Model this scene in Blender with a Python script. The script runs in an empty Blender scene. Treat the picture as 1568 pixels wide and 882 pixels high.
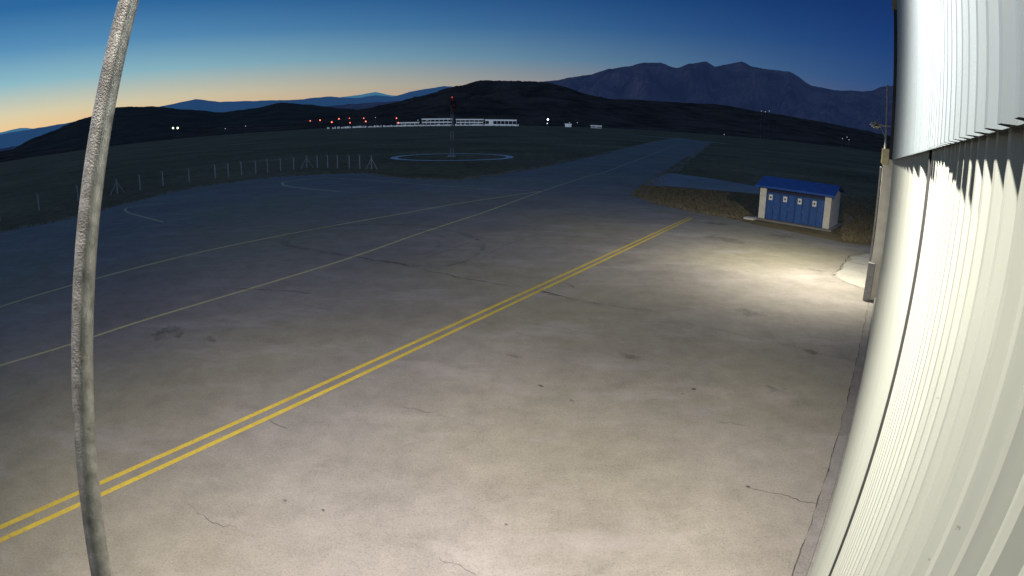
import bpy, bmesh, math, random
from mathutils import Vector, noise, Matrix
from mathutils.geometry import tessellate_polygon
random.seed(4)
scn=bpy.context.scene
# ------------------------------------------------------------------ image pixels to ground
# unprojects image pixel coordinates through the lens model to directions and ground points
F=898.0;H=7.0;PITCH=math.radians(16.2);ROLL=math.radians(0.8)
def ray(u,v):
    x=u-784;y=441-v
    xr=x*math.cos(ROLL)-y*math.sin(ROLL); yr=x*math.sin(ROLL)+y*math.cos(ROLL)
    r=math.hypot(xr,yr);t=r/F
    k=math.sin(t)/r if r>0 else 0
    a=xr*k;b=yr*k;c=math.cos(t)
    return (a,c*math.cos(PITCH)+b*math.sin(PITCH),b*math.cos(PITCH)-c*math.sin(PITCH))
def g(u,v):
    d=ray(u,v);t=H/max(-d[2],0.004)
    return Vector((d[0]*t,d[1]*t))
def ae(u,v):
    d=ray(u,v);return (math.degrees(math.atan2(d[0],d[1])),math.degrees(math.asin(d[2])))
def pol(az,dist,z=0):
    a=math.radians(az);return Vector((dist*math.sin(a),dist*math.cos(a),z))
WD=Vector((.591,.807));WD.normalize();WN=Vector((-WD.y,WD.x)) # wall direction, outward normal
W0=-WN*0.25
def wp(s,off,z): # wall frame: along, outward, up
    q=W0+WD*s+WN*off;return Vector((q.x,q.y,z))
# ------------------------------------------------------------------ helpers
def link(o,parent=None):
    scn.collection.objects.link(o)
    if parent: o.parent=parent
    return o
def mesh(name,vs,fs,mat=None,parent=None,smooth=False):
    m=bpy.data.meshes.new(name);m.from_pydata([tuple(v) for v in vs],[],fs);m.update()
    if smooth:
        for p in m.polygons:p.use_smooth=True
    if mat:m.materials.append(mat)
    return link(bpy.data.objects.new(name,m),parent)
def empty(name):
    e=bpy.data.objects.new(name,None);e.empty_display_size=.3;return link(e)
class MB:
    def __init__(s):s.v=[];s.f=[]
    def box(s,o,ax,ay,az,lx,ly,lz): # centre o
        b=len(s.v)
        for i in(-.5,.5):
            for j in(-.5,.5):
                for k in(-.5,.5):s.v.append(o+ax*(lx*i)+ay*(ly*j)+az*(lz*k))
        for q in((0,1,3,2),(4,6,7,5),(0,4,5,1),(2,3,7,6),(0,2,6,4),(1,5,7,3)):s.f.append(tuple(b+i for i in q))
    def bar(s,p,q,r,n=6,r2=None):
        r2=r if r2 is None else r2
        d=(q-p).normalized();a=d.orthogonal().normalized();c=d.cross(a);b=len(s.v)
        for P,R in((p,r),(q,r2)):
            for i in range(n):
                t=2*math.pi*i/n;s.v.append(P+a*(R*math.cos(t))+c*(R*math.sin(t)))
        for i in range(n):
            j=(i+1)%n;s.f.append((b+i,b+j,b+n+j,b+n+i))
        s.f.append(tuple(b+i for i in range(n))[::-1]);s.f.append(tuple(b+n+i for i in range(n)))
    def make(s,name,mat,parent=None,smooth=False,bevel=0):
        o=mesh(name,s.v,s.f,mat,parent,smooth)
        if bevel:
            m=o.modifiers.new('b','BEVEL');m.width=bevel;m.segments=2;m.limit_method='ANGLE'
        return o
X=Vector((1,0,0));Y=Vector((0,1,0));Z=Vector((0,0,1))
W3=Vector((WD.x,WD.y,0));N3=Vector((WN.x,WN.y,0))
# ------------------------------------------------------------------ materials
def newmat(name):
    m=bpy.data.materials.new(name);m.use_nodes=True;nt=m.node_tree
    b=nt.nodes['Principled BSDF'];return m,nt,b
def ramp(nt,src,stops):
    r=nt.nodes.new('ShaderNodeValToRGB');e=r.color_ramp.elements
    while len(e)<len(stops):e.new(.5)
    for i,(p,c) in enumerate(stops):
        e[i].position=p;e[i].color=(c[0],c[1],c[2],1) if hasattr(c,'__len__') else (c,c,c,1)
    nt.links.new(src,r.inputs[0]);return r.outputs[0]
def mix(nt,f,a,b,mode='MIX'):
    m=nt.nodes.new('ShaderNodeMix');m.data_type='RGBA';m.blend_type=mode
    for s,i in((f,0),(a,6),(b,7)):
        if hasattr(s,'links'):nt.links.new(s,m.inputs[i])
        elif i==0:m.inputs[0].default_value=s
        else:m.inputs[i].default_value=(s[0],s[1],s[2],1)
    return m.outputs[2]
def noi(nt,scale,detail=4,rough=.55,vec=None,dist=0):
    n=nt.nodes.new('ShaderNodeTexNoise');n.inputs['Scale'].default_value=scale;n.inputs['Detail'].default_value=detail
    n.inputs['Roughness'].default_value=rough;n.inputs['Distortion'].default_value=dist
    if vec is None:
        g_=nt.nodes.new('ShaderNodeNewGeometry');vec=g_.outputs['Position']
    nt.links.new(vec,n.inputs['Vector']);return n.outputs['Fac']
def bump(nt,b,src,strength,dist=.02):
    n=nt.nodes.new('ShaderNodeBump');n.inputs['Strength'].default_value=strength;n.inputs['Distance'].default_value=dist
    nt.links.new(src,n.inputs['Height']);nt.links.new(n.outputs[0],b.inputs['Normal'])
def plain(name,col,rough=.6,metal=0,var=.15,scale=6,bs=0):
    m,nt,b=newmat(name);f=noi(nt,scale,3)
    c=ramp(nt,f,[(.3,[x*(1-var) for x in col]),(.7,[min(1,x*(1+var)) for x in col])])
    nt.links.new(c,b.inputs['Base Color']);b.inputs['Roughness'].default_value=rough;b.inputs['Metallic'].default_value=metal
    if bs:bump(nt,b,noi(nt,scale*8),bs,.01)
    return m
def emis(name,col,s):
    m,nt,b=newmat(name);b.inputs['Base Color'].default_value=(*col,1);b.inputs['Emission Color'].default_value=(*col,1);b.inputs['Emission Strength'].default_value=s
    m.cycles.emission_sampling='NONE';return m
# concrete / asphalt apron
def concrete(name,a,bb,cracks=True):
    m,nt,b=newmat(name)
    big=noi(nt,.11,2,.6);mid=noi(nt,.9,6,.76);sp=noi(nt,22,3,.8)
    c=ramp(nt,big,[(.35,a),(.65,bb)])
    if cracks:
        tint=noi(nt,.07,1,.5);c=mix(nt,ramp(nt,tint,[(.40,0),(.62,.8)]),c,(.285,.262,.185))
    c=mix(nt,.45,c,ramp(nt,mid,[(.3,.30),(.5,.5),(.72,.70)]),'OVERLAY')
    c=mix(nt,.65,c,ramp(nt,sp,[(.25,.2),(.45,.5),(.75,.70)]),'OVERLAY')
    # pale washed patches, stretched away from the hangar
    tc=nt.nodes.new('ShaderNodeNewGeometry');mp=nt.nodes.new('ShaderNodeMapping');mp.inputs['Rotation'].default_value=(0,0,.5);mp.inputs['Scale'].default_value=(.16,.38,1)
    nt.links.new(tc.outputs['Position'],mp.inputs[0]);pw=noi(nt,1.3,6,.66,vec=mp.outputs[0])
    c=mix(nt,ramp(nt,pw,[(.53,0),(.68,.36)]),c,(.45,.405,.405))
    c=mix(nt,ramp(nt,pw,[(.28,.30),(.42,0)]),c,(.17,.16,.145))
    if cracks:
        v=nt.nodes.new('ShaderNodeTexVoronoi');v.feature='DISTANCE_TO_EDGE';v.inputs['Scale'].default_value=.15
        g2=nt.nodes.new('ShaderNodeNewGeometry');nz=nt.nodes.new('ShaderNodeTexNoise');nz.inputs['Scale'].default_value=1.1;nz.inputs['Detail'].default_value=4
        nt.links.new(g2.outputs['Position'],nz.inputs['Vector'])
        add=nt.nodes.new('ShaderNodeMix');add.data_type='RGBA';add.blend_type='LINEAR_LIGHT';add.inputs[0].default_value=.6
        nt.links.new(g2.outputs['Position'],add.inputs[6]);nt.links.new(nz.outputs['Color'],add.inputs[7])
        nt.links.new(add.outputs[2],v.inputs['Vector'])
        cr=ramp(nt,v.outputs['Distance'],[(0,1),(.0014,0)])
        gate=ramp(nt,pw,[(.46,0),(.56,.18)])
        f=mix(nt,1.0,cr,gate,'MULTIPLY')
        c=mix(nt,f,c,(.07,.065,.06))
    nt.links.new(c,b.inputs['Base Color']);b.inputs['Roughness'].default_value=.85
    b.inputs['Specular IOR Level'].default_value=.25
    return m
M_apron=concrete('apron_concrete',(.228,.210,.192),(.29,.266,.245))
M_path=concrete('path_concrete',(.27,.27,.265),(.35,.35,.34),False)
M_pad=concrete('pad_concrete',(.34,.33,.30),(.44,.42,.38),False)
def paint(name,col,under=(.24,.23,.21),wear=.5):
    m,nt,b=newmat(name);f=noi(nt,9,4,.75);f2=noi(nt,1.3,3)
    w=ramp(nt,f,[(.60-wear*.15,0),(.78-wear*.1,.85)])
    c=mix(nt,w,ramp(nt,f2,[(.3,[x*.8 for x in col]),(.7,col)]),under)
    nt.links.new(c,b.inputs['Base Color']);b.inputs['Roughness'].default_value=.7;return m
M_yel=paint('yellow_paint',(.74,.54,.06),wear=.5)
M_yel2=paint('worn_yellow_paint',(.76,.67,.30),wear=.4)
M_white=paint('white_paint',(.8,.82,.82),wear=.2)
def faint(name,col,lo,hi,op):
    m,nt,b=newmat(name);b.inputs['Base Color'].default_value=(*col,1);b.inputs['Roughness'].default_value=.8
    a=ramp(nt,noi(nt,1.5,4,.7),[(lo,0),(hi,op)]);nt.links.new(a,b.inputs['Alpha']);return m
M_skid=faint('tyre_rubber',(.08,.08,.08),.36,.70,.28)
M_crack=faint('crack_filler',(.05,.045,.04),.32,.58,.7)
M_stain=faint('oil_stain',(.10,.09,.075),.38,.7,.42)
# grass
m,nt,b=newmat('dry_grass');M_grass=m
c=ramp(nt,noi(nt,.03,4,.6),[(.3,(.16,.128,.062)),(.55,(.26,.20,.102)),(.75,(.38,.28,.15))])
c=mix(nt,.8,c,ramp(nt,noi(nt,.5,6,.8),[(.3,.22),(.7,.78)]),'OVERLAY')
nt.links.new(c,b.inputs['Base Color']);b.inputs['Roughness'].default_value=1;b.inputs['Specular IOR Level'].default_value=.05;bump(nt,b,noi(nt,5,3,.8),.5,.08)
M_verge=plain('verge_grass',(.30,.24,.155),1,0,.5,1.5,.6)
M_blade=plain('grass_blades',(.23,.19,.11),1,0,.4,2)
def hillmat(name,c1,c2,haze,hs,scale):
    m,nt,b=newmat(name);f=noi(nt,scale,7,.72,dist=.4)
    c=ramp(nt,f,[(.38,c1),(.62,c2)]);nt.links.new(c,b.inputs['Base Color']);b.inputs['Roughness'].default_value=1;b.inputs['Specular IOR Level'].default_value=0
    b.inputs['Emission Color'].default_value=(*haze,1);b.inputs['Emission Strength'].default_value=hs;m.cycles.emission_sampling='NONE'  # aerial haze painted onto each hill as a faint even glow
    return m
# cladding
def cladding(name,col):
    m,nt,b=newmat(name)
    tc=nt.nodes.new('ShaderNodeNewGeometry');mp=nt.nodes.new('ShaderNodeMapping');mp.inputs['Scale'].default_value=(5,5,.35)
    nt.links.new(tc.outputs['Position'],mp.inputs[0]);f=noi(nt,1.5,5,.6,vec=mp.outputs[0])
    c=ramp(nt,f,[(.3,[x*.80 for x in col]),(.7,col)])
    c=mix(nt,ramp(nt,noi(nt,30,3,.7),[(.70,0),(.74,.5)]),c,(.15,.14,.12))
    nt.links.new(c,b.inputs['Base Color']);b.inputs['Roughness'].default_value=.38;b.inputs['Metallic'].default_value=.2;return m
M_clad=cladding('galvanised_cladding',(.40,.425,.375));M_clad2=cladding('upper_cladding_paint',(.20,.235,.25))
M_dark=plain('dark_rubber',(.02,.02,.02),.7);M_steel=plain('steel',(.42,.405,.375),.34,.55,.4,60,.25)
M_wht=plain('white_plaster',(.72,.68,.58),.8,0,.12,2,.2);M_blue=plain('blue_door_paint',(.03,.10,.33),.45,0,.15,3)
M_blue2=plain('blue_roof_sheet',(.02,.085,.36),.4,.2,.2,2);M_grey=plain('grey_metal',(.25,.25,.25),.5,.5)
M_post=plain('concrete_post',(.65,.65,.61),.8);M_red=plain('red_paint',(.25,.03,.02),.5);M_paper=plain('paper_notice',(.8,.8,.76),.6)
M_plinth=concrete('plinth_concrete',(.19,.18,.165),(.26,.245,.23),False)
# ------------------------------------------------------------------ ground terrain
def sm(a,b,x):
    t=max(0,min(1,(x-a)/(b-a)));return t*t*(3-2*t)
def tz(x,y):
    r=math.hypot(x,y)
    return 1.5*sm(470,900,r)
radii=[0,20,40,60,80,100,130,160,200,250,300,350,400,450,500,550,600,700,800,900,1100,1400,1800,2500,3500,5000,8000,14000,30000]
vs=[Vector((0,0,0))];fs=[];NA=144
for r in radii[1:]:
    for i in range(NA):
        a=2*math.pi*i/NA;x=r*math.sin(a);y=r*math.cos(a);vs.append(Vector((x,y,tz(x,y))))
for i in range(NA):fs.append((0,1+(i+1)%NA,1+i))
for k in range(len(radii)-2):
    for i in range(NA):
        j=(i+1)%NA;a=1+k*NA;b_=a+NA;fs.append((a+i,a+j,b_+j,b_+i))
mesh('ground',vs,fs,M_grass,smooth=True)
def poly(name,pts,z,mat,parent=None):
    p3=[Vector((p.x,p.y,0)) for p in pts];tri=tessellate_polygon([p3])
    o=mesh(name,[Vector((p.x,p.y,z)) for p in pts],[tuple(t) for t in tri],mat,parent)
    bm=bmesh.new();bm.from_mesh(o.data)
    bm.normal_update()
    for f in bm.faces:
        if f.normal.z<0:f.normal_flip()
    bm.to_mesh(o.data);bm.free();return o
def cat(pts,n=8,closed=False):
    out=[];L=len(pts)
    rng=range(L if closed else L-1)
    for i in rng:
        if closed:p0,p1,p2,p3=[pts[(i+k)%L] for k in(-1,0,1,2)]
        else:p0,p1,p2,p3=pts[max(i-1,0)],pts[i],pts[i+1],pts[min(i+2,L-1)]
        for k in range(n):
            t=k/n;out.append(.5*((2*p1)+(p2-p0)*t+(2*p0-5*p1+4*p2-p3)*t*t+(3*p1-p0-3*p2+p3)*t**3))
    if not closed:out.append(pts[-1])
    return out
def rough(pts,amp,step=1.2):
    out=[]
    for a,b_ in zip(pts,pts[1:]):
        d=(b_-a).length;n=max(1,min(60,int(d/step)));nn=Vector((-(b_-a).y,(b_-a).x)).normalized()
        for k in range(n):
            q=a+(b_-a)*(k/n);out.append(q+nn*amp*noise.noise(Vector((q.x*.7,q.y*.7,3))))
    out.append(pts[-1]);return out
def strip(name,pts,w,z,mat,parent=None,closed=False,wob=0,taper=False):
    v=[];f=[];L=len(pts)
    for i,p in enumerate(pts):
        a=pts[(i-1)%L] if closed or i else p;c=pts[(i+1)%L] if closed or i<L-1 else p
        d=(c-a);d.normalize();n=Vector((-d.y,d.x));ww=w*(1+wob*noise.noise(Vector((p.x*2,p.y*2,7))))
        if taper:ww*=.15+.85*math.sin(math.pi*min(1,max(0,i/(L-1))))**.6
        v+= [Vector((*(p+n*ww/2),z)),Vector((*(p-n*ww/2),z))]
    for i in range(L if closed else L-1):
        j=(i+1)%L;f.append((2*i,2*i+1,2*j+1,2*j))
    return mesh(name,v,f,mat,parent)
P=lambda L:[g(*q) for q in L]
eL=[Vector((-62,20))]+P([(0,357),(110,335),(190,313),(300,288),(400,274),(480,268),(560,266),(600,272),(690,276),(740,272),(800,262),(870,248),(960,228),(1010,216),(1040,211)])
eR=P([(1085,218),(1060,235),(1030,255),(1010,265),(985,283),(968,297),(975,303),(1030,318),(1090,330),(1130,337)])
eL=rough(cat(eL,5),.5);eR=rough(cat(eR,5),.35)
brd=P([(1155,344),(1290,371),(1335,377)])
back=[wp(36,-3,0).xy,wp(34,-60,0).xy,wp(-40,-60,0).xy,wp(-40,40,0).xy,Vector((-62,-25))]
apron=poly('apron_pavement',eL+eR+rough(brd,.2)+back,.004,M_apron)
for nm,e in(('verge_left',eL),('verge_right',eR)):
    strip(nm,e,3.2,.002,M_verge,wob=1.2)
path=poly('access_path',P([(1008,266),(1030,265),(1100,275),(1162,286),(1164,297),(1080,290),(1020,285),(986,284)]),.008,M_path)
strip('runway_pavement',[g(945,205),g(985,208),g(1080,216.5),g(1110,220)],6,.010,M_pad)
poly('side_path',P([(1288,352),(1298,352),(1306,330),(1300,330)]),.010,M_path)
# painted markings
def seg(a,b_,n=30):return [a+(b_-a)*(i/n) for i in range(n+1)]
dl=empty('double_yellow_line')
a1,b1=g(0,808),g(1055,333);a2,b2=g(0,828),g(1060,334)
d1=(a1-b1).normalized()
strip('line_near',seg(a1+d1*12,b1),.165,.008,M_yel,dl);strip('line_far',seg(a2+(a2-b2).normalized()*12,b2),.165,.008,M_yel,dl)
A=cat(P([(0,560),(110,527),(200,497),(380,443),(530,397),(650,355),(750,322),(830,293),(900,270),(955,253),(1040,220)]),6)
A=[A[0]+(A[0]-A[6]).normalized()*25]+A
B=cat(P([(0,470),(110,437),(300,388),(450,357),(600,330),(700,312),(780,300),(830,293)]),6)
B=[B[0]+(B[0]-B[6]).normalized()*25]+B
strip('taxiway_centreline',A,.18,.008,M_yel2);strip('taxiway_lead_in_line',B,.26,.012,M_yel2)
strip('stand_marking',cat(P([(250,340),(215,331),(195,325),(193,319),(215,315),(250,311)]),6),.25,.008,M_yel2)
strip('stand_marking.001',cat(P([(520,293),(460,288),(436,284),(434,279),(455,276),(500,272)]),6),.34,.008,M_yel2)
strip('stand_marking.002',P([(500,272),(640,282),(760,291),(830,293)]),.25,.016,M_yel2)
# tyre marks and cracks
sk=empty('tyre_marks')
sc=P([(440,372),(480,352),(560,345),(660,348),(730,370),(722,392),(670,408),(590,400),(500,386)])
cen=sum(sc,Vector((0,0)))/len(sc)
for k,(s_,o) in enumerate(((1,0),(1.0,.9),(.72,.2),(.55,.6),(1.02,.2))):
    c2=cat(sc,8,True);c2=[cen+(p_-cen)*s_+(p_-cen).normalized()*o*(.4+.6*noise.noise(Vector((i*.08,k,0)))) for i,p_ in enumerate(c2)]
    n0=[44,60,10,30,0][k];ln=[60,34,24,20,72][k];strip('skid_%d'%k,[c2[(n0+i)%len(c2)] for i in range(ln)],.26,.020+.004*k,M_skid,sk,taper=True)
for k in range(9):
    a=g(random.uniform(200,760),random.uniform(300,420));an=random.choice([.95,.8])+random.gauss(0,.15);L=random.uniform(4,10)
    d=Vector((math.cos(an),math.sin(an)));q=[a+d*(L*i/14)+Vector((-d.y,d.x))*(.4*math.sin(i*.25+k)) for i in range(15)]
    strip('mark_%d'%k,q,random.uniform(.08,.16),.042+.001*k,M_skid,sk,taper=True)
ck=empty('pavement_cracks')
def crack(pts,w,k):
    out=[]
    for a,b_ in zip(pts,pts[1:]):
        L=(b_-a).length;n=max(3,int(L/.08));n=min(n,300);nn=Vector((-(b_-a).y,(b_-a).x)).normalized()
        for i in range(n):
            q=a+(b_-a)*(i/n);o=.16*noise.noise(Vector((q.x*.9,q.y*.9,k)))+.10*noise.noise(Vector((q.x*4,q.y*4,k)))+.04*noise.noise(Vector((q.x*14,q.y*14,k)));out.append(q+nn*o)
    out.append(pts[-1]);strip('crack_%d'%k,out,w,.0140+.0007*k,M_crack,ck,wob=1.3,taper=True)
for k,(L,w) in enumerate([([(615,405),(700,425),(815,443)],.06),([(815,443),(885,460)],.09),([(880,460),(1030,482)],.03),([(290,770),(320,795),(365,815)],.014),([(670,855),(730,884)],.016),([(1142,747),(1185,756),(1260,772)],.016),([(410,645),(440,660)],.03),([(1080,640),(1150,655)],.010),([(620,828),(650,846)],.008),([(330,441),(400,444),(480,450)],.07),([(500,575),(620,590)],.012),([(960,480),(1100,505),(1330,560)],.018),([(550,395),(640,410)],.05),([(860,433),(885,443)],.09),([(600,620),(720,650)],.010),([(890,710),(990,720)],.008),([(1335,385),(1300,392),(1275,425),(1332,447)],.06),([(1292,400),(1335,408)],.05),([(1285,418),(1335,425)],.04)]):
    crack(P(L),w,k)
poly('broken_concrete_pad',rough(P([(1333,388),(1306,394),(1292,405),(1282,424),(1300,433),(1333,444),(1333,388)]),.35,.25)[:-1],.012,M_pad)
stn=empty('oil_stains')
for k,(u,v,r) in enumerate([(966,547,.22),(785,545,.2),(322,520,.25),(265,507,.5),(245,515,.4),(1195,362,.8),(1095,343,.8),(828,592,.05),(876,615,.05),(1062,597,.06),(1145,747,.04),(840,450,.3),(797,512,.12),(1240,540,.25),(1150,480,.5),(1045,605,.04),(437,768,.035),(495,783,.03),(775,805,.025),(1190,600,.3),(1110,368,1.0),(1250,415,.4)]):
    c_=g(u,v);pts=[]
    for i in range(32):
        t=2*math.pi*i/32;rr=r*(1+.7*noise.fractal(Vector((math.cos(t)*1.5,math.sin(t)*1.5,k*3.3)),1,2,3));pts.append(c_+WD*(rr*math.cos(t)*.8)+WN*(rr*1.3*math.sin(t)))
    poly('stain_%d'%k,pts,.028+.0006*k,M_crack if r<.1 else M_stain,stn)
# ------------------------------------------------------------------ grass tufts along pavement edges
v=[];f=[]
def tuft(c_,h,n):
    for _ in range(n):
        a=random.uniform(0,6.28);o=Vector((random.gauss(0,.18),random.gauss(0,.18),0));b0=Vector((c_.x,c_.y,0))+o
        d=Vector((math.cos(a),math.sin(a),0))*.035;top=b0+Vector((random.gauss(0,.12),random.gauss(0,.12),h*random.uniform(.5,1.2)))
        i=len(v);v.extend([b0-d,b0+d,top]);f.append((i,i+1,i+2))
for e,sgn in((eL,1),(eR,1)):
    for a,b_ in zip(e,e[1:]):
        if a.length>150:continue
        n=int((b_-a).length*3)+1;nn=Vector((-(b_-a).y,(b_-a).x)).normalized()
        for i in range(n):
            q=a+(b_-a)*random.random()+nn*abs(random.gauss(0,.9));tuft(q,.22,5)
isl=[g(*q) for q in [(968,297),(985,284),(1070,291),(1160,299),(1158,322),(1133,337),(1060,325),(1000,312)]]
def inside(p,po):
    r=False
    for i in range(len(po)):
        a,b_=po[i],po[i-1]
        if (a.y>p.y)!=(b_.y>p.y) and p.x<(b_.x-a.x)*(p.y-a.y)/(b_.y-a.y)+a.x:r=not r
    return r
cnt=0
while cnt<2600:
    q=Vector((random.uniform(12,30),random.uniform(44,70)))
    if inside(q,isl):tuft(q,.2,4);cnt+=1
for _ in range(1500):
    q=g(random.uniform(1292,1345),random.uniform(300,370));
    if q.length<120:tuft(q,.25,4)
mesh('grass',v,f,M_blade)
# ------------------------------------------------------------------ hills
def ridge(name,sil,dist,front,mat,jag,seed,tree=0,step=.12,rel=.6):
    ps=sorted(ae(*q) for q in sil);azs=[p_[0] for p_ in ps];az0,az1=azs[0]-45,azs[-1]+45
    if name.endswith('hills'):az0,az1=min(az0,-95),max(az1,95)
    def el(a):
        if a<=azs[0]:e=ps[0][1];return max(.05,e*max(.4,1-(azs[0]-a)/60)+.15*noise.noise(Vector((a*.15,seed,0))))
        if a>=azs[-1]:e=ps[-1][1];return max(.05,e*max(.3,1-(a-azs[-1])/50)+.15*noise.noise(Vector((a*.15,seed,0))))
        for i in range(len(azs)-1):
            if a<=azs[i+1]:
                t=(a-azs[i])/(azs[i+1]-azs[i]+1e-9);t=t*t*(3-2*t)*.5+t*.5;return ps[i][1]*(1-t)+ps[i+1][1]*t
    n=int((az1-az0)/step);NR=26;v=[];f=[]
    for i in range(n+1):
        a=az0+(az1-az0)*i/n;e=el(a)+jag*noise.fractal(Vector((a*1.1,seed,0)),1,2,5)
        if tree:e+=tree*abs(noise.noise(Vector((a*9,seed,5))))+tree*.6*noise.noise(Vector((a*28,seed,9)))
        h=max(1,7+dist*math.tan(math.radians(e)))
        for k in range(NR+4):
            t=k/NR
            if k<=NR:
                d=front+(dist-front)*t;q=pol(a,d)
                nz=noise.fractal(Vector((a*.35,t*2.2,seed)),.8,2,6) if rel>1 else noise.fractal(Vector((q.x/dist*9,q.y/dist*9,seed)),.9,2,6)
                z=h*(t**1.25)*(1+rel*nz*(1-t)*(t>0))
                zm=7+(h-7)*d/dist*.985
                z=min(z,zm) if k<NR else h
            else:
                d=dist*(1+(k-NR)*.12);q=pol(a,d);z=h*(1-(k-NR)*.3)
            if k==0:z=-2
            v.append(Vector((q.x,q.y,z)))
    C=NR+4
    for i in range(n):
        for k in range(C-1):
            f.append((i*C+k,(i+1)*C+k,(i+1)*C+k+1,i*C+k+1))
    return mesh(name,v,f,mat,smooth=True)
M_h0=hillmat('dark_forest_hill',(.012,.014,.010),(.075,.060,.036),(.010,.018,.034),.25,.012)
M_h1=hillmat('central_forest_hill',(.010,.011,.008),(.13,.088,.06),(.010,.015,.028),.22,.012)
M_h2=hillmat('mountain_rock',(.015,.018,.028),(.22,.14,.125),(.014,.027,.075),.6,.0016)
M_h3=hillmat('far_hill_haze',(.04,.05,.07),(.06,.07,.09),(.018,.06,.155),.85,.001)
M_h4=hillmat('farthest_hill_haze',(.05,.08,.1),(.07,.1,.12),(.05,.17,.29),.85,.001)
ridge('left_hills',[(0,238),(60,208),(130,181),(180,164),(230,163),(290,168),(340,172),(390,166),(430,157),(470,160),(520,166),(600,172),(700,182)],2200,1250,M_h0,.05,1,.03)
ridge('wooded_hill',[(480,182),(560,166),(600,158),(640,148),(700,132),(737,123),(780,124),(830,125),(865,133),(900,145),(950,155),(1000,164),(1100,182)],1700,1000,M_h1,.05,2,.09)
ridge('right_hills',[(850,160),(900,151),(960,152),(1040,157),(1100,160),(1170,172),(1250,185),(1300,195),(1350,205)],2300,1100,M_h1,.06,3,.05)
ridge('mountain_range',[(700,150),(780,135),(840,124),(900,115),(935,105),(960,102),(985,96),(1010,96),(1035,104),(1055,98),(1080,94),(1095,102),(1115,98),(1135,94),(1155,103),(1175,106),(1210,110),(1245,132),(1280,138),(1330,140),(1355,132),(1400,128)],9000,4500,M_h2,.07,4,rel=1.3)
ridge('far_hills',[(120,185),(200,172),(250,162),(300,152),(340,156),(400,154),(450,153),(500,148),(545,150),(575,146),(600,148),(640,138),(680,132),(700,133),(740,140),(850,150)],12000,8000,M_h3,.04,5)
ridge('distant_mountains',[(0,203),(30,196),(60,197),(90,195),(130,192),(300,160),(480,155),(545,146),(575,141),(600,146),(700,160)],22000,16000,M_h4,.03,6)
# ------------------------------------------------------------------ distant airport
M_tw=plain('terminal_white_glow',(.72,.75,.78),.6);M_win=plain('window_glass_dark',(.05,.06,.08),.2)
_b=M_tw.node_tree.nodes['Principled BSDF'];_b.inputs['Emission Color'].default_value=(.7,.85,1,1);_b.inputs['Emission Strength'].default_value=.22;M_tw.cycles.emission_sampling='NONE'  # painted glow stands in for lamp light on facades, roofs and perimeter wall
def building(name,az0,az1,dist,h,dep,roof='flat',z0=None,storeys=2):
    e=empty(name);a=pol(az0,dist);b_=pol(az1,dist);z0=tz(a.x,a.y) if z0 is None else z0
    ax=(b_-a).normalized();ay=Vector((-ax.y,ax.x,0));L=(b_-a).length;c_=(a+b_)/2+ay*dep/2
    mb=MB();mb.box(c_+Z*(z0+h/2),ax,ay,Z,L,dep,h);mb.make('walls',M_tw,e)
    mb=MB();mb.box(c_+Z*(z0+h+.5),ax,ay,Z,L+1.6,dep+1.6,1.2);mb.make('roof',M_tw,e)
    mb=MB()
    for s_ in range(storeys):
        zz=z0+h*(s_+.55)/storeys;n=int(L/6)
        for i in range(n):
            if random.random()<.92:mb.box(a+ax*((i+.5)*L/n)-ay*.05+Z*zz,ax,ay,Z,L/n*.9,.2,h/storeys*.6)
    mb.make('windows',M_win,e);return e
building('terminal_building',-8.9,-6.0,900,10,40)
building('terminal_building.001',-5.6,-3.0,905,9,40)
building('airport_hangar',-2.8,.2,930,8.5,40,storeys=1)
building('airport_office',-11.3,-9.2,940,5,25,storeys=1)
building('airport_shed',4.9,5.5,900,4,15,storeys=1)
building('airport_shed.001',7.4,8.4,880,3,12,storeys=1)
mb=MB()
a=pol(-18,860);b_=pol(.5,860);n=150;ax=(b_-a).normalized()
for i in range(n):
    if random.random()<.85:
        q=a+(b_-a)*(i/n);hh=random.uniform(1.2,2.8);mb.box(q+Z*(1.4+hh/2),ax,Vector((-ax.y,ax.x,0)),Z,random.uniform(1.0,1.9),.5,hh)
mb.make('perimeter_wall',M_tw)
def farlight(name,u,v,dist,r,col,s,mast=True):
    az,el=ae(u,v);e=empty(name);z=7+dist*math.tan(math.radians(el));q=pol(az,dist)
    mb=MB();mb.bar(q+Z*(tz(q.x,q.y)-1),q+Z*(z-r*.7),.15);mb.bar(q+Z*(z-r)-X*r,q+Z*(z-r)+X*r,.12);mb.make('mast',M_grey,e)
    bm=bmesh.new();bmesh.ops.create_icosphere(bm,subdivisions=2,radius=r);mm=bpy.data.meshes.new('lamp_head');bm.to_mesh(mm);bm.free()
    mm.materials.append(emis(name+'_glow',col,s));o=bpy.data.objects.new('lamp_head',mm);o.location=q+Z*z;link(o,e)
for u,v in [(490,184),(508,187),(519,182),(535,181),(557,181),(560,186),(607,181),(610,188),(536,188),(475,185)]:
    farlight('red_apron_lamp',u,v,870,random.uniform(.7,1.1),(1,.16,.1),random.uniform(2,5))
farlight('white_flood_mast',839,183,870,1.4,(.95,.97,1),4);farlight('white_flood_mast',838,189,868,.7,(.95,.97,1),1.5)
for u,v in [(265,196),(272,196)]:farlight('airfield_lamp',u,v,900,1.4,(1,.95,.8),3)
for u,v in [(376,193),(345,197),(575,180),(640,184),(655,184),(872,188),(884,188),(908,198),(918,198),(1109,206),(1166,170),(1172,171),(1178,170),(1297,210),(1300,214),(1290,212)]:
    farlight('town_lamp',u,v,870,.5,(.8,.85,.9),.7)
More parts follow.
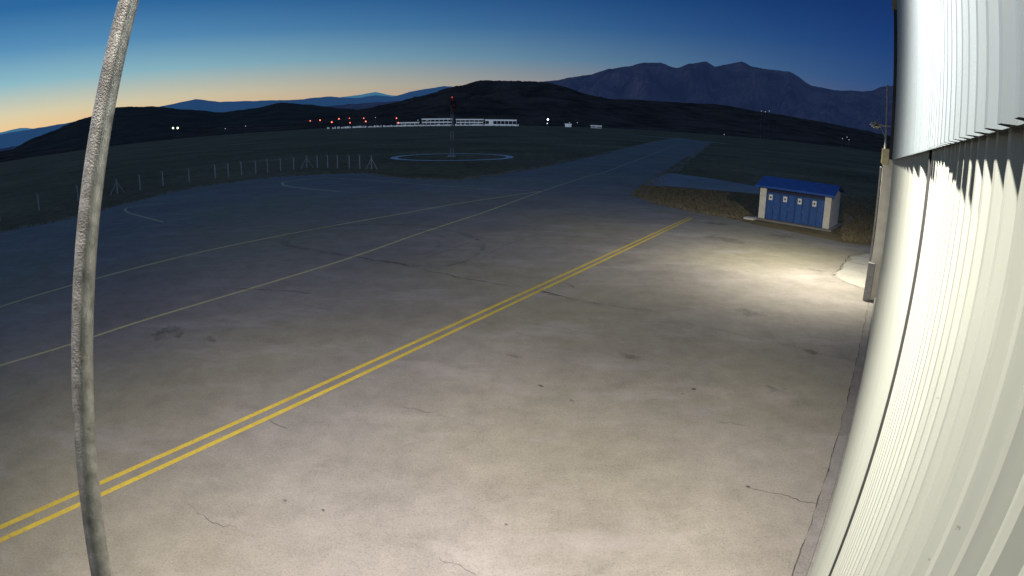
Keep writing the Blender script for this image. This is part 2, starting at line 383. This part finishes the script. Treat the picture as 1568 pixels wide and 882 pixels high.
# ------------------------------------------------------------------ wire fence
mb=MB();mw=MB()
fb=P([(0,338),(60,322),(120,308),(150,302),(180,297),(215,291),(250,285),(290,279),(330,273),(350,270.5),(370,268),(392,266),(410,264),(430,262),(450,260),(470,257.5),(486,257),(502,257),(517,257.5),(535,258),(551,258.5),(569,259)])
for i,q in enumerate(fb):
    q3=Vector((q.x,q.y,0));t=q3+Z*2.0;mb.box(q3+Z*1.0,X,Y,Z,.13,.13,2.0)
    mb.bar(t,t+Vector((-.2,-.1,.2)),.04)
    if i in(15,21,4):
        for s_ in(-1,1):
            d=(fb[min(i+1,len(fb)-1)]-fb[i-1]).normalized();mb.bar(q3+Z*1.7,q3+Vector((d.x,d.y,0))*1.1*s_,.05)
    if i:
        p0=Vector((fb[i-1].x,fb[i-1].y,0))
        for z_ in(.3,.8,1.3,1.9,2.15):mw.bar(p0+Z*z_,q3+Z*z_,.006,4)
fe=empty('wire_fence');mb.make('posts',M_post,fe);mw.make('wires',M_grey,fe)
# ------------------------------------------------------------------ windsock
C=g(692,240);C3=Vector((C.x,C.y,0))
ring=[C+Vector((math.cos(t),math.sin(t)))*11.6 for t in [2*math.pi*i/72 for i in range(72)]]
strip('windsock_circle_marking',ring,1.5,.012,M_white,closed=True)
ws=empty('windsock_mast');mb=MB();mr=MB();hh=10.2
def leg(z,i):
    w=.32-.012*z;return C3+Vector((w*(1 if i in(0,3) else -1),w*(1 if i<2 else -1),z))
ns=12
for k in range(ns):
    z0,z1=hh*k/ns,hh*(k+1)/ns;M=mr if (k//2)%2 else mb
    for i in range(4):
        M.bar(leg(z0,i),leg(z1,i),.045);M.bar(leg(z0,i),leg(z1,(i+1)%4),.02);M.bar(leg(z1,i),leg(z1,(i+1)%4),.02)
mb.box(C3+Z*.15,X,Y,Z,1.6,1.6,.3)
mb.make('lattice_white',plain('mast_grey',(.48,.49,.50),.6),ws);mr.make('lattice_red',plain('mast_red',(.36,.22,.19),.6),ws)
mb=MB();top=C3+Z*11.8;mb.bar(C3+Z*hh,top,.07)
for z_ in(10.4,11.5):
    for i in range(12):
        t0,t1=2*math.pi*i/12,2*math.pi*(i+1)/12;mb.bar(C3+Vector((.6*math.cos(t0),.6*math.sin(t0),z_)),C3+Vector((.6*math.cos(t1),.6*math.sin(t1),z_)),.04)
for i in range(4):
    t0=math.pi*i/2;mb.bar(C3+Z*hh,C3+Vector((.6*math.cos(t0),.6*math.sin(t0),11.5)),.04)
mb.make('head_frame',M_dark,ws)
sv=[];sf=[];NS=14
for k in range(NS+1):
    t=k/NS;c_=C3+Vector((.1+.5*math.sin(t*1.2),-.1,11.6-2.3*t));r=.62-.3*t
    for i in range(12):
        a=2*math.pi*i/12;rr=r*(1+.15*math.sin(3*a+k));sv.append(c_+Vector((rr*math.cos(a),rr*math.sin(a),0)))
for k in range(NS):
    for i in range(12):sf.append((k*12+i,k*12+(i+1)%12,(k+1)*12+(i+1)%12,(k+1)*12+i))
so=mesh('sock',sv,sf,M_red,ws,True);so.data.materials.append(M_dark)
for i,p_ in enumerate(so.data.polygons):p_.material_index=(i//12//3)%2
mb=MB();mb.bar(C3+Z*11.8,C3+Z*12.1,.10,8);mb.make('obstruction_light',emis('obstruction_light_glow',(1,.08,.05),.7),ws)
# ------------------------------------------------------------------ equipment hut
hut=empty('blue_door_shed')
HL=pol(24.1,50.3);HR=pol(31.1,48.8);hx=(HR-HL).normalized();hy=Vector((-hx.y,hx.x,0));HW=(HR-HL).length;HD=4.2
def hp(x,y,z):return HL+hx*x+hy*y+Z*z
mb=MB()
mb.box(hp(HW/2,HD/2-.1,.06),hx,hy,Z,HW+.7,HD+.9,.12);mb.make('slab',M_plinth,hut)
mb=MB()
pw=.55
for x in(pw/2,HW-pw/2):mb.box(hp(x,.25,1.46),hx,hy,Z,pw,.5,2.68)
mb.box(hp(.12,HD/2+.25,1.46),hx,hy,Z,.24,HD-.5,2.68);mb.box(hp(HW-.12,HD/2+.25,1.46),hx,hy,Z,.24,HD-.5,2.68)
mb.box(hp(HW/2,HD-.1,1.46),hx,hy,Z,HW-.48,.2,2.68)
mb.make('walls',M_wht,hut,bevel=.01)
mb=MB();md=MB();mh=MB();iw=HW-2*pw;nd=4
for i in range(nd*2):
    w=iw/(nd*2);x=pw+w*(i+.5);mb.box(hp(x,.25,1.22),hx,hy,Z,w-.03,.05,2.16)
    for zz in(.7,1.75):mb.box(hp(x,.215,zz),hx,hy,Z,w-.22,.02,.85)
for i in range(nd+1):md.box(hp(pw+iw*i/nd,.2,1.24),hx,hy,Z,.07,.1,2.2)
md.box(hp(HW/2,.2,2.36),hx,hy,Z,iw,.14,.08)
for i in range(nd):
    mh.box(hp(pw+iw*(i+.5)/nd+.06,.17,1.15),hx,hy,Z,.03,.04,.18)
mb.make('doors',M_blue,hut);md.make('door_frames',plain('blue_frame',(.02,.06,.22),.5),hut);mh.make('door_handles',M_steel,hut)
mb=MB();mb.box(hp(HW/2,.22,2.6),hx,hy,Z,iw,.06,.38);mb.make('transom_panel',plain('dark_blue_transom',(.012,.02,.06),.5),hut)
mb=MB()
for i in range(nd):mb.box(hp(pw+iw*(i+.30)/nd,.17,1.95),hx,hy,Z,.34,.02,.46)
mb.make('notices',M_paper,hut)
mb=MB()
for i in range(nd):mb.box(hp(pw+iw*(i+.30)/nd,.157,1.95),hx,hy,Z,.13,.006,.15)
mb.make('notice_print',M_dark,hut)
rv=[];rf=[];n=int((HW+.7)/.12)
for i in range(n+1):
    x=-.35+(HW+.7)*i/n;dz=.035*(i%2)
    for (yy,zz) in((-.35,2.84),(1.9,3.55),(HD+.35,2.84)):rv.append(hp(x,yy,zz+dz))
for i in range(n):
    for k in range(2):rf.append((i*3+k,(i+1)*3+k,(i+1)*3+k+1,i*3+k+1))
mesh('roof_sheets',rv,rf,M_blue2,hut)
mb=MB();mb.box(hp(HW/2,-.36,2.80),hx,hy,Z,HW+.74,.04,.16);mb.make('roof_fascia',M_blue2,hut)
gv=[];gf=[]
for x in(.02,HW-.02):
    b0=len(gv);gv+=[hp(x,0,2.8),hp(x,HD,2.8),hp(x,1.9,3.5)];gf.append((b0,b0+1,b0+2))
mesh('gables',gv,gf,M_wht,hut)
mb=MB();pts=P([(1133,338),(1150,329),(1158,334),(1152,342)]);c_=sum(pts,Vector((0,0)))/4;mb.box(Vector((c_.x,c_.y,.07)),hx,hy,Z,.9,.9,.14);mb.make('concrete_block',M_wht,bevel=.02)
# ------------------------------------------------------------------ hangar
hg=empty('hangar')
SL=-.018 # fall of the cladding seam along the wall
def corr(name,s0,s1,z0,z1,off,mat,depth,pitch,sl0=0,sl1=0):
    prof=[(0,0),(.54*pitch,0),(.66*pitch,1),(.88*pitch,1)];v=[];f=[];n=int((s1-s0)/pitch)
    pts=[]
    for i in range(n):
        for a,d in prof:pts.append((s0+i*pitch+a,off+d*depth))
    pts.append((s0+n*pitch,off))
    for s_,o in pts:v.append(wp(s_,o,z0+sl0*s_));v.append(wp(s_,o,z1+sl1*s_))
    for i in range(len(pts)-1):f.append((2*i,2*i+2,2*i+3,2*i+1))
    return mesh(name,v,f,mat,hg)
SE=28.4
corr('lower_cladding',-12,3.2,.3,7.20,0,M_clad,.027,.13,0,SL);corr('door_cladding',3.26,SE,.3,7.20,-.01,M_clad,.027,.13,0,SL)
corr('upper_cladding',-12,SE,7.085,13.5,.044,M_clad2,.026,.14,SL,0)
mb=MB();mb.box(wp(3.23,0.006,3.7),W3,N3,Z,.03,.05,6.7);mb.make('door_joint_seal',M_dark,hg)
mb=MB();mb.box(wp((SE-12)/2,-.04,.15),W3,N3,Z,SE+12,.2,.3);mb.make('plinth',M_plinth,hg)
sd=Vector((W3.x,W3.y,SL)).normalized();mb=MB();mb.box(wp((SE-12)/2,.022,7.135+SL*(SE-12)/2),sd,N3,Z,SE+12,.04,.09);mb.make('seam_flashing',M_dark,hg)
mb=MB()
mb.box(wp((SE-12)/2,-15.1,6.7),W3,N3,Z,SE+11.8,29.9,13.2);mb.make('hangar_body',plain('hangar_body_paint',(.4,.42,.42),.6),hg)
mb=MB();mb.box(wp((SE-12)/2,-15,13.6),W3,N3,Z,SE+12.6,30.6,.25);mb.make('roof',M_grey,hg)
mb=MB();mb.box(wp(SE+.12,.05,10.1),W3,N3,Z,.24,.35,7.0);mb.make('corner_trim',M_dark,hg)
mb=MB();mb.box(wp(SE+.35,.22,3.5),W3,N3,Z,.5,.55,7.0);mb.make('corner_column',M_wht,hg,bevel=.02)
mb=MB();mb.box(wp(SE-.1,.45,.9),W3,N3,Z,.45,.35,1.8);mb.box(wp(SE+.05,.58,3.4),W3,N3,Z,.09,.09,5.6);mb.make('downpipe_and_box',M_grey,hg,bevel=.01)
mb=MB();mb.bar(wp(SE+.4,.45,7.0),wp(SE+.4,.5,10),.05,8);mb.bar(wp(SE+.4,.45,8.1),wp(SE+.4,1.0,8.05),.03,8);mb.bar(wp(SE+.4,.45,7.5),wp(SE+.4,.75,8.05),.02,8);mb.make('lamp_bracket',M_grey,hg)
mb=MB();mb.box(wp(SE+.1,.4,6.7),W3,N3,Z,.3,.35,.7);mb.make('junction_box',plain('yellowish_box',(.6,.52,.3),.6),hg,bevel=.02)
strip('drain_joint',[wp(s_,.31+.012*math.sin(s_*3)+.02*noise.noise(Vector((s_*2.1,0,0)))+.012*noise.noise(Vector((s_*9,0,0))),0).xy for s_ in [x*.08-10 for x in range(int((SE+10)/.08))]],.022,.030,M_crack,wob=1.2)
strip('wall_foot_strip',[wp(s_,.18,0).xy for s_ in(-12,0,10,SE)],.23,.009,M_plinth)
# ------------------------------------------------------------------ stay bar in front of the camera
sb=empty('steel_stay_bar')
def pr(d,r):
    d=Vector(d);return Vector((0,0,H))+d*(r)
T=pr((-0.590,0.7785,0.2219),.70);Bm=pr((-0.611,0.5065,-0.6074),.70)
d=(T-Bm).normalized();q=Bm.copy()
while (Vector((q.x,q.y)).dot(-WN))<.20 and q.z>.3:q=q-d*.05
hi=T+d*5.5
mb=MB();mb.bar(q,hi,.0120,24);o=mb.make('bar',M_steel,sb,True)
mb=MB();wq=hi+N3*(-(hi.xy.dot(WN)+.25-.0));mb.bar(hi,Vector((wq.x,wq.y,hi.z)),.0125,16)
mb.box(Vector((wq.x,wq.y,hi.z))+N3*.12,W3,N3,Z,.2,.03,.2);mb.box(q,W3,N3,Z,.16,.06,.2);mb.make('wall_brackets',M_steel,sb)
# ------------------------------------------------------------------ floodlights
def flood(name,s_,off,z,aim,power,size,blend,col):
    e=empty(name);o=wp(s_,off,z);t=Vector(aim);dr=(t-o).normalized();ax=dr.cross(Z).normalized();ay=ax.cross(dr)
    mb=MB();mb.box(o-dr*.08,ax,ay,dr,.42,.30,.14);mb.box(o-dr*.19,ax,ay,dr,.26,.18,.08)
    for i in range(6):mb.box(o-dr*.24+ax*(-.1+.04*i),ax,ay,dr,.01,.18,.06)
    mb.make('housing',M_grey,e,bevel=.01)
    mb=MB();mb.box(o-dr*.004,ax,ay,dr,.36,.24,.008);mb.make('lens',emis('lamp_lens',col,6),e)
    mb=MB();mb.bar(o-dr*.15,wp(s_,.05,z+.1),.02,8);mb.make('arm',M_grey,e)
    l=bpy.data.lights.new('beam','SPOT');l.energy=power;l.spot_size=math.radians(size);l.spot_blend=blend;l.color=col;l.shadow_soft_size=.12
    lo_=bpy.data.objects.new('beam',l);lo_.location=o+dr*.03;lo_.rotation_euler=dr.to_track_quat('-Z','Y').to_euler();link(lo_,e)
flood('floodlight',.5,1.2,10.6,wp(8,6.6,0),16500,138,1,(1,.925,.83))
flood('floodlight',SE+.4,1.05,8.0,wp(32,6.0,0),10500,158,1,(1,.94,.74))
# ------------------------------------------------------------------ world: dusk sky, glow over the set sun
w=bpy.data.worlds.new('World');scn.world=w;w.use_nodes=True;nt=w.node_tree;L_=nt.links.new
bg=nt.nodes['Background'];SUNAZ=-68
sky=nt.nodes.new('ShaderNodeTexSky');sky.sky_type='NISHITA';sky.sun_disc=False
sky.sun_elevation=math.radians(-1.5);sky.sun_rotation=math.radians(SUNAZ);sky.dust_density=.6;sky.ozone_density=3
tc=nt.nodes.new('ShaderNodeTexCoord');sp=nt.nodes.new('ShaderNodeSeparateXYZ');L_(tc.outputs['Generated'],sp.inputs[0])
def mth(op,a,b=None):
    n=nt.nodes.new('ShaderNodeMath');n.operation=op
    for i,s in enumerate((a,b)):
        if s is None:continue
        if hasattr(s,'links'):L_(s,n.inputs[i])
        else:n.inputs[i].default_value=s
    return n.outputs[0]
el=mth('MULTIPLY',mth('ARCSINE',sp.outputs[2]),57.2958/30.0)   # 1 = 30 degrees up
azx=mth('ARCTAN2',sp.outputs[0],sp.outputs[1]);dd=mth('ABSOLUTE',mth('SUBTRACT',azx,math.radians(SUNAZ)))
dd=mth('MULTIPLY',dd,57.2958);dd=mth('MINIMUM',dd,mth('SUBTRACT',360.0,dd))
fa=nt.nodes.new('ShaderNodeMapRange');fa.interpolation_type='SMOOTHSTEP';fa.inputs[1].default_value=5;fa.inputs[2].default_value=118;fa.inputs[3].default_value=1;fa.inputs[4].default_value=0
L_(dd,fa.inputs[0])
def S(r,g_,b):
    f=lambda c:((c/255+.055)/1.055)**2.4 if c>10 else c/255/12.92
    return (f(r),f(g_),f(b))
sun_r=ramp(nt,el,[(0,S(255,175,100)),(.05,S(255,202,135)),(.12,S(222,210,172)),(.21,S(142,188,198)),(.31,S(82,142,182)),(.43,S(30,99,153)),(.7,S(48,90,138)),(1,S(60,88,125))])  # top stops of both ramps, out of view, brightened as added fill light
away=ramp(nt,el,[(0,S(66,82,116)),(.08,S(44,78,126)),(.2,S(20,64,122)),(.35,S(6,48,110)),(.46,S(3,40,98)),(1,S(40,60,92))])
cc=mix(nt,fa.outputs[0],away,sun_r)
fin=mix(nt,.10,cc,sky.outputs[0])
L_(fin,bg.inputs[0]);bg.inputs[1].default_value=1.05
sl=bpy.data.lights.new('sun','SUN');sl.energy=.02;sl.angle=math.radians(8);sl.color=(1,.75,.5)
so=bpy.data.objects.new('sun',sl);so.rotation_euler=(-pol(SUNAZ,1,.03)).to_track_quat('-Z','Y').to_euler();link(so)
# ------------------------------------------------------------------ camera (wide security-camera lens)
cd=bpy.data.cameras.new('camera');cd.type='PANO';cd.lens=20;cd.sensor_width=36;cd.clip_start=.01;cd.clip_end=80000
k1=-(1568/36)/F
def setp(o):
    o.panorama_type='FISHEYE_LENS_POLYNOMIAL'
    o.fisheye_fov=math.radians(180)
    o.fisheye_polynomial_k0=0;o.fisheye_polynomial_k1=k1;o.fisheye_polynomial_k2=0;o.fisheye_polynomial_k3=0;o.fisheye_polynomial_k4=0
try:setp(cd)
except Exception as e_:setp(cd.cycles)
cam=bpy.data.objects.new('camera',cd);link(cam);cam.location=(0,0,H)
f_=Vector((0,math.cos(PITCH),-math.sin(PITCH)));up=Vector((0,math.sin(PITCH),math.cos(PITCH)));rt=X.copy()
r2=rt*math.cos(ROLL)+up*math.sin(ROLL);u2=up*math.cos(ROLL)-rt*math.sin(ROLL)
cam.rotation_euler=Matrix((r2,u2,-f_)).transposed().to_euler()
scn.camera=cam
scn.view_settings.view_transform='Standard';scn.view_settings.look='None';scn.view_settings.exposure=0
